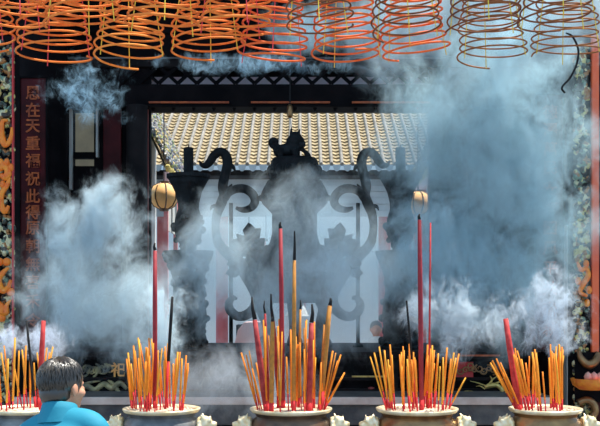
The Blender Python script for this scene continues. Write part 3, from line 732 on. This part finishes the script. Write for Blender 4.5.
# ================================================================ COIL INCENSE
rail_z = 4.7
def coil_mesh(seed, R, H, turns, rr):
    q = random.Random(seed); pts = []; N = 36
    ph = [q.uniform(0, 6.28) for _ in range(6)]
    for i in range(int(turns*N)+1):
        t = i/(turns*N); a = 2*PI*i/N+ph[0]
        if t > .985: pass
        rad = R*(1-.80*t**1.05)
        lp = turns*t
        wob = .022*(1-t)
        x = rad*math.cos(a)+wob*.55*math.sin(lp*1.3+ph[1]); y = rad*math.sin(a)+wob*.55*math.cos(lp*.9+ph[2])
        z = H*(t**.93)+wob*.6*math.sin(a+ph[3]+.8*math.sin(lp*.7))+.006*math.sin(lp*2.1+ph[4])
        pts.append(Vector((x, y, z)))
    return pts, ph
protos = {}
def coil(px, py, wpx, d, mk, strings, tilt, seed, label, group):
    R = wpx*d/F/2; base = P(px, py-wpx*.10, d)
    c = thing('incense_coil', label, 'incense coil', base, group)
    H = 1.06; turns = 23
    pts, ph = coil_mesh(seed, R, H, turns, .0065)
    tl = Matrix.Rotation(tilt, 3, 'Y')
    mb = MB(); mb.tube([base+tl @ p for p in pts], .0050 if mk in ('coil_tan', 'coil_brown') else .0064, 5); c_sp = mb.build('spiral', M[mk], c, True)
    top = base+tl @ Vector((0, 0, H))
    q = random.Random(seed+50)
    a0 = q.uniform(0, 2*PI)
    for k in range(3):
        a = a0+2*PI*k/3
        pp = [base+tl @ Vector((R*1.0*(1-.80*t)*math.cos(a), R*1.0*(1-.80*t)*math.sin(a), H*t**.93-.004)) for t in (0, .2, .4, .6, .8, 1)]
        MB().tube(pp+[top+Vector((0, 0, .18))], .0028, 5).build('string', M['string_'+strings], c)
    MB().tube([top+Vector((0, 0, .17)), Vector((top.x, top.y, rail_z-.01))], .004, 5).build('hanging_cord', M['string_'+strings], c)
    return c_sp
GF, GN = 'incense coils in the lower hanging row', 'incense coils in the higher hanging row'
FR = [(-22,52,72,5.8,'coil_orange','red',.0,1,'orange incense coil cut by the left edge of the picture'),
 (53,65,76,5.8,'coil_orange','red',.02,2,'orange incense coil with red strings above the couplet board at the left'),
 (131,66,70,5.8,'coil_amber','yellow',-.02,3,'amber incense coil with yellow strings above the slender left column'),
 (207,61,74,5.8,'coil_orange','yellow',.0,4,'orange incense coil with yellow strings above the left candle stand'),
 (272,67,70,5.8,'coil_red','red',.05,5,'reddish orange incense coil with red strings just left of the lion'),
 (346,66,69,5.8,'coil_red','yellow',-.02,6,'reddish orange incense coil hanging just right of the lion'),
 (415,61,68,5.8,'coil_red','yellow',-.07,7,'tilted reddish brown incense coil above the right candle stand'),
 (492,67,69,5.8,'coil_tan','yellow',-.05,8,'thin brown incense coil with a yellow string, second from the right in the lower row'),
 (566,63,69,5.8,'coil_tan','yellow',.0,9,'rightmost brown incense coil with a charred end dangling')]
for a in FR: last = coil(*a, GF)
NR = [(12,30,74,5.15,'coil_orange','red',0,11,'orange coil of the higher row overlapping the one at the left edge'),
 (84,32,74,5.15,'coil_orange','yellow',0,12,'orange coil of the higher row above the gap left of the amber coil'),
 (163,36,72,5.15,'coil_orange','yellow',.03,13,'orange coil of the higher row between the amber coil and the left candle stand'),
 (236,38,72,5.15,'coil_orange','red',0,14,'orange coil of the higher row just left of the reddish coil with red strings'),
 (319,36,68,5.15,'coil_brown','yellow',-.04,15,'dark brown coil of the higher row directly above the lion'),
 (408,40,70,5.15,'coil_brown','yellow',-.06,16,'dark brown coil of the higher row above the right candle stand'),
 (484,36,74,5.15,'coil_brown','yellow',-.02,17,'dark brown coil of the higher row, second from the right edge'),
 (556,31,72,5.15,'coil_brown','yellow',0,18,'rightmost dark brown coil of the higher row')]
for a in NR: coil(*a, GN)
t = MB(); curve_tube(t, [(566,33,.8),(572,36,1),(577,45,1.1),(578.5,54,1.1),(576,66,1.1),(570,78,1.1),(563.5,85,1.1),(562,89,1.1),(565,93,.9)], 5.62, 6, 7)
t.build('charred_end', M['burnt'], last, True)
# rails the coils hang from, held by posts beyond both sides
for d, lab in ((5.8, 'thin iron rail from which the lower coils hang, above the picture'), (5.15, 'thin iron rail from which the higher coils hang, above the picture')):
    g = thing('coil_rail', lab, 'rail', (0, d, rail_z))
    MB().tube([(-3.2, d, rail_z), (3.2, d, rail_z)], .02, 10).build('bar', M['iron'], g)
    for x in (-3.2, 3.2): MB().tube([(x, d, 0), (x, d, rail_z+.05)], .04, 12).build('post', M['iron'], g)

# ================================================================ PEOPLE
def capsule_chain(mb, pts, rad, n=4, seg=14):
    q = spline([tuple(p)+(r_,) for p, r_ in zip(pts, rad)], n)
    mb.tube([x[:3] for x in q], [x[3] for x in q], seg)
    mb.ball(q[0][:3], q[0][3], None, 14, 10); mb.ball(q[-1][:3], q[-1][3], None, 14, 10)
def man():
    """slight man praying with joined hands, seen from behind; local frame: +Y is forward"""
    dd = 4.3
    base = Vector((wx(59, dd), dd, 0))
    g = thing('person', 'man in a cyan collared shirt seen from behind at the lower left', 'person', (base.x, base.y, 0))
    RZb = Matrix.Rotation(-.35, 4, 'Z'); RZh = Matrix.Rotation(-.62, 4, 'Z')
    B = lambda x, y, z: (Matrix.Translation(base) @ RZb @ Vector((x, y, z)))
    sh_l, sh_r = B(-.165, -.01, 1.24), B(.18, .0, 1.305)
    el_l, el_r = B(-.23, .06, 1.0), B(.25, .08, 1.03); wr_l, wr_r = B(-.035, .28, 1.04), B(.035, .28, 1.05)
    nk = B(0, .0, 1.385); hd = B(-.005, .04, 1.475)
    # body: skin, one surface
    t = MB()
    capsule_chain(t, [B(0, 0, .92), B(0, 0, 1.1), B(0, 0, 1.20), B(0, 0, 1.26)], [.10, .09, .09, .05])
    capsule_chain(t, [B(0, -.005, 1.27), nk, hd], [.055, .052, .055])
    for s_, e_, w_, sg in ((sh_l, el_l, wr_l, -1), (sh_r, el_r, wr_r, 1)):
        capsule_chain(t, [B(0, 0, 1.22), Vector(s_)-Vector((0, 0, .012)), e_], [.05, .042, .036]); capsule_chain(t, [e_, (Vector(e_)+Vector(w_))/2, w_], [.040, .036, .026])
        pc = B(sg*.022, .325, 1.09)
        capsule_chain(t, [w_, pc], [.026, .03], 3)
        for k, (fx, ln) in enumerate(((.0, .066), (.006, .074), (.010, .070), (.012, .056))):
            f0 = B(sg*.018, .332+.018*(k-1.5), 1.115); f1 = B(sg*.012, .336+.02*(k-1.5), 1.115+ln*.6); f2 = B(sg*.008, .333+.02*(k-1.5), 1.115+ln)
            capsule_chain(t, [f0, f1, f2], [.0085, .008, .0065], 2, 8)
        capsule_chain(t, [B(sg*.02, .305, 1.085), B(sg*.014, .285, 1.11), B(sg*.010, .285, 1.135)], [.012, .0095, .008], 2, 8)
    for sg in (-1, 1):
        capsule_chain(t, [B(sg*.085, 0, .88), B(sg*.09, .01, .50), B(sg*.09, -.01, .10)], [.085, .055, .036]); capsule_chain(t, [B(sg*.09, -.03, .045), B(sg*.10, .14, .035)], [.036, .03])
    # head, turned towards the right
    H = lambda x, y, z: (Matrix.Translation(Vector(hd)+Vector((0, 0, 0))) @ RZh @ Vector((x, y, z)))
    rot = RZh.to_3x3()
    t.ball(H(0, -.01, .018), (.076, .094, .088), rot); t.ball(H(0, .03, -.03), (.058, .07, .075), rot); t.ball(H(0, .06, -.085), (.03, .03, .022), rot)
    t.ball(H(0, .10, -.02), (.012, .022, .018), rot); t.ball(H(0, .094, .0), (.009, .014, .03), rot); t.ball(H(0, .082, -.055), (.026, .015, .008), rot); t.ball(H(0, .083, -.066), (.02, .012, .006), rot)
    for sg in (-1, 1):
        t.ball(H(sg*.032, .074, .012), (.014, .012, .01), rot); t.ball(H(sg*.078, -.002, -.012), (.010, .020, .032), rot @ Matrix.Rotation(sg*.3, 3, 'Z')); t.ball(H(sg*.046, .055, -.03), (.022, .025, .022), rot)
    o = t.build('body', M['skin'], g); remesh(o, .0065, 2)
    # hair: cap with fringe strands
    t = MB()
    t.ball(H(0, -.014, .032), (.085, .104, .090), rot); t.ball(H(0, -.045, -.018), (.074, .066, .078), rot); t.ball(H(0, -.055, -.062), (.056, .045, .045), rot)
    for sg in (-1, 1): t.ball(H(sg*.066, -.01, .03), (.018, .06, .042), rot); t.ball(H(sg*.074, .014, .005), (.008, .012, .03), rot)
    r_ = random.Random(8)
    for k in range(1900):                                       # short hairs lying over the skull, falling from the crown
        th = r_.uniform(-PI, PI); el = r_.uniform(-.95, 1.5)
        def sp(th, el, s_=1.0): return H(.086*math.cos(el)*math.sin(th)*s_, -.016-.105*math.cos(el)*math.cos(th)*s_, .034+.092*math.sin(el)*s_)
        if abs(th) > 2.0 and el < .45: continue
        if abs(th) > 1.2 and el < .1: continue
        dth = r_.uniform(-.16, .16)
        a, b_, c_ = sp(th, el+.20, 1.0), sp(th+dth*.5, el, 1.03+r_.random()*.02), sp(th+dth, el-.26, 1.015+r_.random()*.03)
        if el < -.45: a, b_, c_ = a+(Vector(hd)-a)*.08, b_+(Vector(hd)-b_)*.10, c_+(Vector(hd)-c_)*.14
        t.tube([a, b_, c_], [.0012, .0022, .0006], 4, False)
    t.build('hair', M['hair'], g, True)
    # shirt
    t = MB()
    capsule_chain(t, [B(0, 0, .86), B(0, 0, 1.0), B(0, -.005, 1.15), B(0, -.01, 1.24)], [.135, .13, .135, .12])
    t.ball(B(0, -.01, 1.19), (.18, .115, .15), RZb.to_3x3()); t.ball(B(.0, -.01, 1.275), (.155, .095, .075), RZb.to_3x3() @ Matrix.Rotation(-.14, 3, 'Y'))
    t.ball(B(.05, -.025, 1.255), (.145, .095, .085), RZb.to_3x3() @ Matrix.Rotation(-.14, 3, 'Y'))
    t.ball(B(.0, -.005, 1.325), (.09, .078, .05), RZb.to_3x3())
    for s_, e_ in ((sh_l, el_l), (sh_r, el_r)):
        capsule_chain(t, [B(0, -.005, 1.325), Vector(B(0, -.005, 1.335))*.5+Vector(s_)*.5+Vector((0, 0, .008)), s_, (Vector(s_)*.45+Vector(e_)*.55)], [.064, .066, .060, .056])
    shirt = t.build('shirt', M['shirt'], g); remesh(shirt, .009, 26)
    t = MB(); pr_ = [(.082, 1.325), (.071, 1.36), (.066, 1.392), (.067, 1.404), (.074, 1.399), (.082, 1.37), (.098, 1.325)]
    n0 = len(t.bm.verts); t.lathe(pr_, (0, 0, 0), 28)
    for v in t.bm.verts:
        v.co.z += -.25*v.co.y*(1 if v.co.z > 1.33 else .4)+(.10*v.co.x)
        v.co = B(v.co.x, v.co.y+.005, v.co.z)
    t.build('collar', M['shirt'], shirt, True)
    t = MB()
    t.ball(B(0, 0, .86), (.15, .125, .11), RZb.to_3x3())
    for sg in (-1, 1): capsule_chain(t, [B(sg*.08, 0, .84), B(sg*.09, .01, .5), B(sg*.09, -.015, .09)], [.10, .075, .06])
    o = t.build('trousers', M['trousers'], g); remesh(o, .01, 3)
    for sg in (-1, 1):
        t = MB(); t.ball(B(sg*.095, .05, .045), (.048, .13, .045), RZb.to_3x3()); t.build('shoe', M['shoe'], g, True)
    return g
man()
def far_person():
    d = 13.9; x = wx(376, d)
    g = thing('person', 'small distant person in a white shirt and dark shorts standing beyond the altar', 'person', (x, d, 0))
    X = lambda a, b_, c_: Vector((x+a, d+b_, c_))
    s = 1.555/1.6
    t = MB()
    capsule_chain(t, [X(0, 0, .85), X(0, 0, 1.05), X(0, 0, 1.25)], [.11, .10, .10]); capsule_chain(t, [X(0, 0, 1.25), X(0, .0, 1.38)], [.05, .045])
    t.ball(X(0, 0, 1.45), (.075, .09, .105)); t.ball(X(0, -.09, 1.44), (.012, .015, .02))
    for sg in (-1, 1):
        capsule_chain(t, [X(sg*.13, 0, 1.24), X(sg*.2, .0, 1.0), X(sg*.17, -.10, .84)], [.045, .038, .028]); capsule_chain(t, [X(sg*.17, -.1, .84), X(sg*.16, -.13, .76)], [.028, .03])
        for k in range(4): capsule_chain(t, [X(sg*(.145+.012*k), -.135, .75), X(sg*(.145+.012*k), -.14, .70), X(sg*(.142+.012*k), -.125, .665-.004*(k % 2))], [.009, .008, .007], 2, 6)
        capsule_chain(t, [X(sg*.135, -.12, .775), X(sg*.118, -.14, .74), X(sg*.115, -.14, .72)], [.011, .009, .008], 2, 6)
        capsule_chain(t, [X(sg*.08, 0, .8), X(sg*.085, -.01, .45), X(sg*.085, .02, .08)], [.075, .05, .034]); capsule_chain(t, [X(sg*.085, .03, .04), X(sg*.09, -.12, .035)], [.033, .03])
        t.ball(X(sg*.028, -.078, 1.46), (.012, .01, .01)); t.ball(X(sg*.078, 0, 1.44), (.01, .018, .028))
    o = t.build('body', M['skin'], g); remesh(o, .009, 1)
    t = MB(); t.ball(X(0, .015, 1.48), (.085, .095, .085)); o = t.build('hair', M['hair_grey'], g, True)
    t = MB(); capsule_chain(t, [X(0, 0, .88), X(0, 0, 1.05), X(0, 0, 1.24)], [.14, .13, .12]); t.ball(X(0, 0, 1.2), (.18, .115, .12))
    for sg in (-1, 1): capsule_chain(t, [X(sg*.1, 0, 1.26), X(sg*.15, 0, 1.22), X(sg*.19, 0, 1.04)], [.06, .065, .058])
    o = t.build('shirt', M['white'], g); remesh(o, .012, 3)
    t = MB(); t.ball(X(0, 0, .84), (.145, .12, .11))
    for sg in (-1, 1): capsule_chain(t, [X(sg*.08, 0, .8), X(sg*.09, 0, .52)], [.09, .085])
    o = t.build('shorts', M['shorts'], g); remesh(o, .012, 2)
    t = MB(); t.box(x+.03, x+.16, d-.17, d-.12, 1.0, 1.22, .02); t.build('shoulder_bag', M['pink'], g)
far_person()

# ================================================================ SMOKE
def smoke_mat(name, dens, col, scale, thr, gain, wisp=0.0, wscale=9.0, power=1.2, stretch=1.0, seed=0.0, rate=1.0):
    m = bpy.data.materials.new(name); m.use_nodes = True; nt = m.node_tree; nt.nodes.clear()
    N, Lk = nt.nodes.new, nt.links.new
    out = N('ShaderNodeOutputMaterial'); vs = N('ShaderNodeVolumePrincipled'); vs.inputs['Color'].default_value = (*col, 1); vs.inputs['Anisotropy'].default_value = 0.0
    Lk(vs.outputs[0], out.inputs['Volume'])
    tc = N('ShaderNodeTexCoord'); geo = N('ShaderNodeNewGeometry')
    def mth(op, a, b=None, clamp=False):
        n = N('ShaderNodeMath'); n.operation = op; n.use_clamp = clamp
        for i, v in enumerate((a, b)):
            if v is None: continue
            if isinstance(v, (int, float)): n.inputs[i].default_value = v
            else: Lk(v, n.inputs[i])
        return n.outputs[0]
    ln = N('ShaderNodeVectorMath'); ln.operation = 'LENGTH'; Lk(tc.outputs['Object'], ln.inputs[0])
    # noise moves the border in and out so that no outline shows
    mp = N('ShaderNodeMapping'); mp.inputs['Scale'].default_value = (1, 1, stretch); mp.inputs['Location'].default_value = (seed, seed*.7, seed*1.3)
    Lk(geo.outputs['Position'], mp.inputs['Vector'])
    n1 = N('ShaderNodeTexNoise'); n1.inputs['Scale'].default_value = scale; n1.inputs['Detail'].default_value = 6; n1.inputs['Roughness'].default_value = .66; n1.inputs['Distortion'].default_value = .8
    Lk(mp.outputs[0], n1.inputs['Vector'])
    r2 = mth('MULTIPLY', mth('POWER', ln.outputs['Value'], 2.0), power)
    n0 = N('ShaderNodeTexNoise'); n0.inputs['Scale'].default_value = scale*.45; n0.inputs['Detail'].default_value = 1
    Lk(mp.outputs[0], n0.inputs['Vector'])
    mixed = mth('ADD', mth('MULTIPLY', n1.outputs['Fac'], .62), mth('MULTIPLY', n0.outputs['Fac'], .38))
    base = mth('MULTIPLY', mth('SUBTRACT', mth('SUBTRACT', mixed, thr), r2), gain)
    inside = mth('SUBTRACT', 1.0, mth('POWER', ln.outputs['Value'], 4.0), True)
    body = mth('MULTIPLY', mth('MULTIPLY', base, 1.0, True), inside)
    if wisp:
        n2 = N('ShaderNodeTexNoise'); n2.inputs['Scale'].default_value = wscale; n2.inputs['Detail'].default_value = 3; n2.inputs['Roughness'].default_value = .5; n2.inputs['Distortion'].default_value = 1.4
        Lk(mp.outputs[0], n2.inputs['Vector'])
        rg = mth('SUBTRACT', 1.0, mth('MULTIPLY', mth('ABSOLUTE', mth('SUBTRACT', n2.outputs['Fac'], .5)), 14.0), True)
        rg = mth('MULTIPLY', mth('POWER', rg, 2.0), mth('MULTIPLY', mth('ADD', base, .15), 1.0, True))
        body = mth('ADD', mth('MULTIPLY', body, 1-wisp*.75), mth('MULTIPLY', mth('MULTIPLY', rg, inside), wisp*2.5))
    Lk(mth('MULTIPLY', body, dens), vs.inputs['Density'])
    m.cycles.volume_step_rate = rate
    return m
def smoke(px, py, wpx, hpx, d, dy, label, dens, col=(.66,.84,1.0), scale=3.0, thr=.5, gain=3.0, wisp=.0, wscale=9.0, tilt=0.0, stretch=.75, power=.30, rate=.5):
    s = MB(); q = bmesh.ops.create_icosphere(s.bm, subdivisions=3, radius=1.0)
    o = s.build('incense_smoke', smoke_mat('smoke', dens*1.45 if d < 9 else dens, col, scale*1.2, thr, gain, wisp, wscale, power, stretch, px*.013, rate), None, True)
    o.location = P(px, py, d); o.scale = (wpx*d/F/2, dy*.62 if d < 9 else dy, hpx*d/F/2); o.rotation_euler = (0, tilt, 0)
    tag(o, label, 'smoke', kind='stuff')
WB = (.80,.935,.985); TB = (.60,.82,.92); DBL = (.52,.80,.98)
smoke(95, 222, 190, 150, 6.75, .28, 'thick white blue smoke cloud drifting in front of the left couplet board', 16, WB, 4.4, .38, 5, .3, 10)
smoke(98, 298, 280, 210, 6.8, .36, 'pale smoke between the left couplet board and the second bowl', 7, WB, 4.4, .36, 4.4, .35, 10)
smoke(160, 318, 120, 140, 6.4, .24, 'curling white smoke around the tall dark red stick', 14, WB, 7.0, .40, 5, .7, 12, rate=.4)
smoke(28, 343, 130, 70, 6.3, .22, 'thin white smoke threads over the leftmost bowl', 14, (.84,.90,.99), 7, .41, 5, .9, 14, rate=.4)
smoke(200, 275, 180, 220, 7.0, .3, 'blue grey haze veiling the left candle stand', 6, WB, 3.8, .38, 4.5, .2, 8)
smoke(296, 270, 360, 270, 6.95, .36, 'blue grey haze veiling the burner and its handles', 5, WB, 3.8, .335, 3.6, .25, 9)
smoke(345, 300, 210, 180, 6.8, .28, 'grey haze right of the middle bundle of sticks', 5, WB, 3.8, .38, 4.5, .25, 9)
smoke(490, 165, 330, 400, 6.7, .46, 'huge blue grey smoke cloud filling the right third of the picture', 9, (.68,.88,.93), 3.2, .345, 3.8, .3, 9, rate=.4)
smoke(460, 275, 270, 240, 6.75, .36, 'blue grey smoke rising behind the tall crimson stick', 8, (.66,.86,.93), 3.6, .37, 4.5, .3, 9)
smoke(445, 322, 150, 120, 6.4, .24, 'bright white smoke curls over the second bowl from the right', 20, (.84,.94,.985), 6.5, .40, 5, .75, 14, rate=.4)
smoke(550, 315, 160, 130, 6.4, .24, 'bright white smoke curls over the rightmost bowl', 18, (.84,.92,.985), 6.5, .40, 5, .8, 14, rate=.4)
smoke(480, 30, 420, 200, 6.95, .32, 'pale blue haze behind the brown coils at the upper right', 9, WB, 2.6, .36, 4, .1, 7)
smoke(325, 28, 250, 100, 6.9, .25, 'blue haze behind the coils above the lion', 6, TB, 3.6, .40, 5, .3, 9)
smoke(90, 90, 150, 110, 6.8, .22, 'thin blue smoke threads below the amber coil', 8, DBL, 8, .44, 4, .95, 12, rate=.4)
smoke(255, 62, 360, 40, 6.8, .18, 'faint blue smoke threads under the middle coils', 7, DBL, 7, .43, 5, .9, 13, rate=.4)
smoke(225, 385, 260, 120, 6.4, .24, 'grey haze drifting low between the second and middle bowls', 5, (.80,.87,.93), 4.5, .37, 4, .25, 9)
smoke(294, 255, 320, 210, 12.3, .9, 'pale blue haze hanging in the rear court', 1.8, TB, 1.6, .34, 3, 0, 4)

# ================================================================ LIGHT, CAMERA
sun = bpy.data.lights.new('sun', 'SUN'); sun.energy = 7.0; sun.angle = math.radians(1.0); sun.color = (1, .95, .86)
so = bpy.data.objects.new('sun', sun); C.objects.link(so)
so.rotation_euler = Vector((-.35, -.10, -1)).to_track_quat('-Z', 'Y').to_euler()
w = bpy.data.worlds.new('sky'); bpy.context.scene.world = w; w.use_nodes = True
bg = w.node_tree.nodes['Background']; bg.inputs['Color'].default_value = (.45, .70, 1.0, 1); bg.inputs['Strength'].default_value = 1.0
cam = bpy.data.cameras.new('camera'); co = bpy.data.objects.new('camera', cam); C.objects.link(co)
co.location = (0, 0, EYE); co.rotation_euler = (PI/2, 0, 0)
cam.sensor_width = 36; cam.lens = 36*F/600; cam.shift_y = (HZ-213)/600; cam.clip_end = 100
sc = bpy.context.scene; sc.camera = co
sc.view_settings.view_transform = 'Standard'; sc.view_settings.look = 'None'; sc.view_settings.exposure = 0.25; sc.view_settings.gamma = 1
sc.cycles.volume_step_rate = .38; sc.cycles.volume_max_steps = 400
sc.cycles.volume_bounces = 3; sc.cycles.max_bounces = 6; sc.cycles.transparent_max_bounces = 16
sc.cycles.use_denoising = True
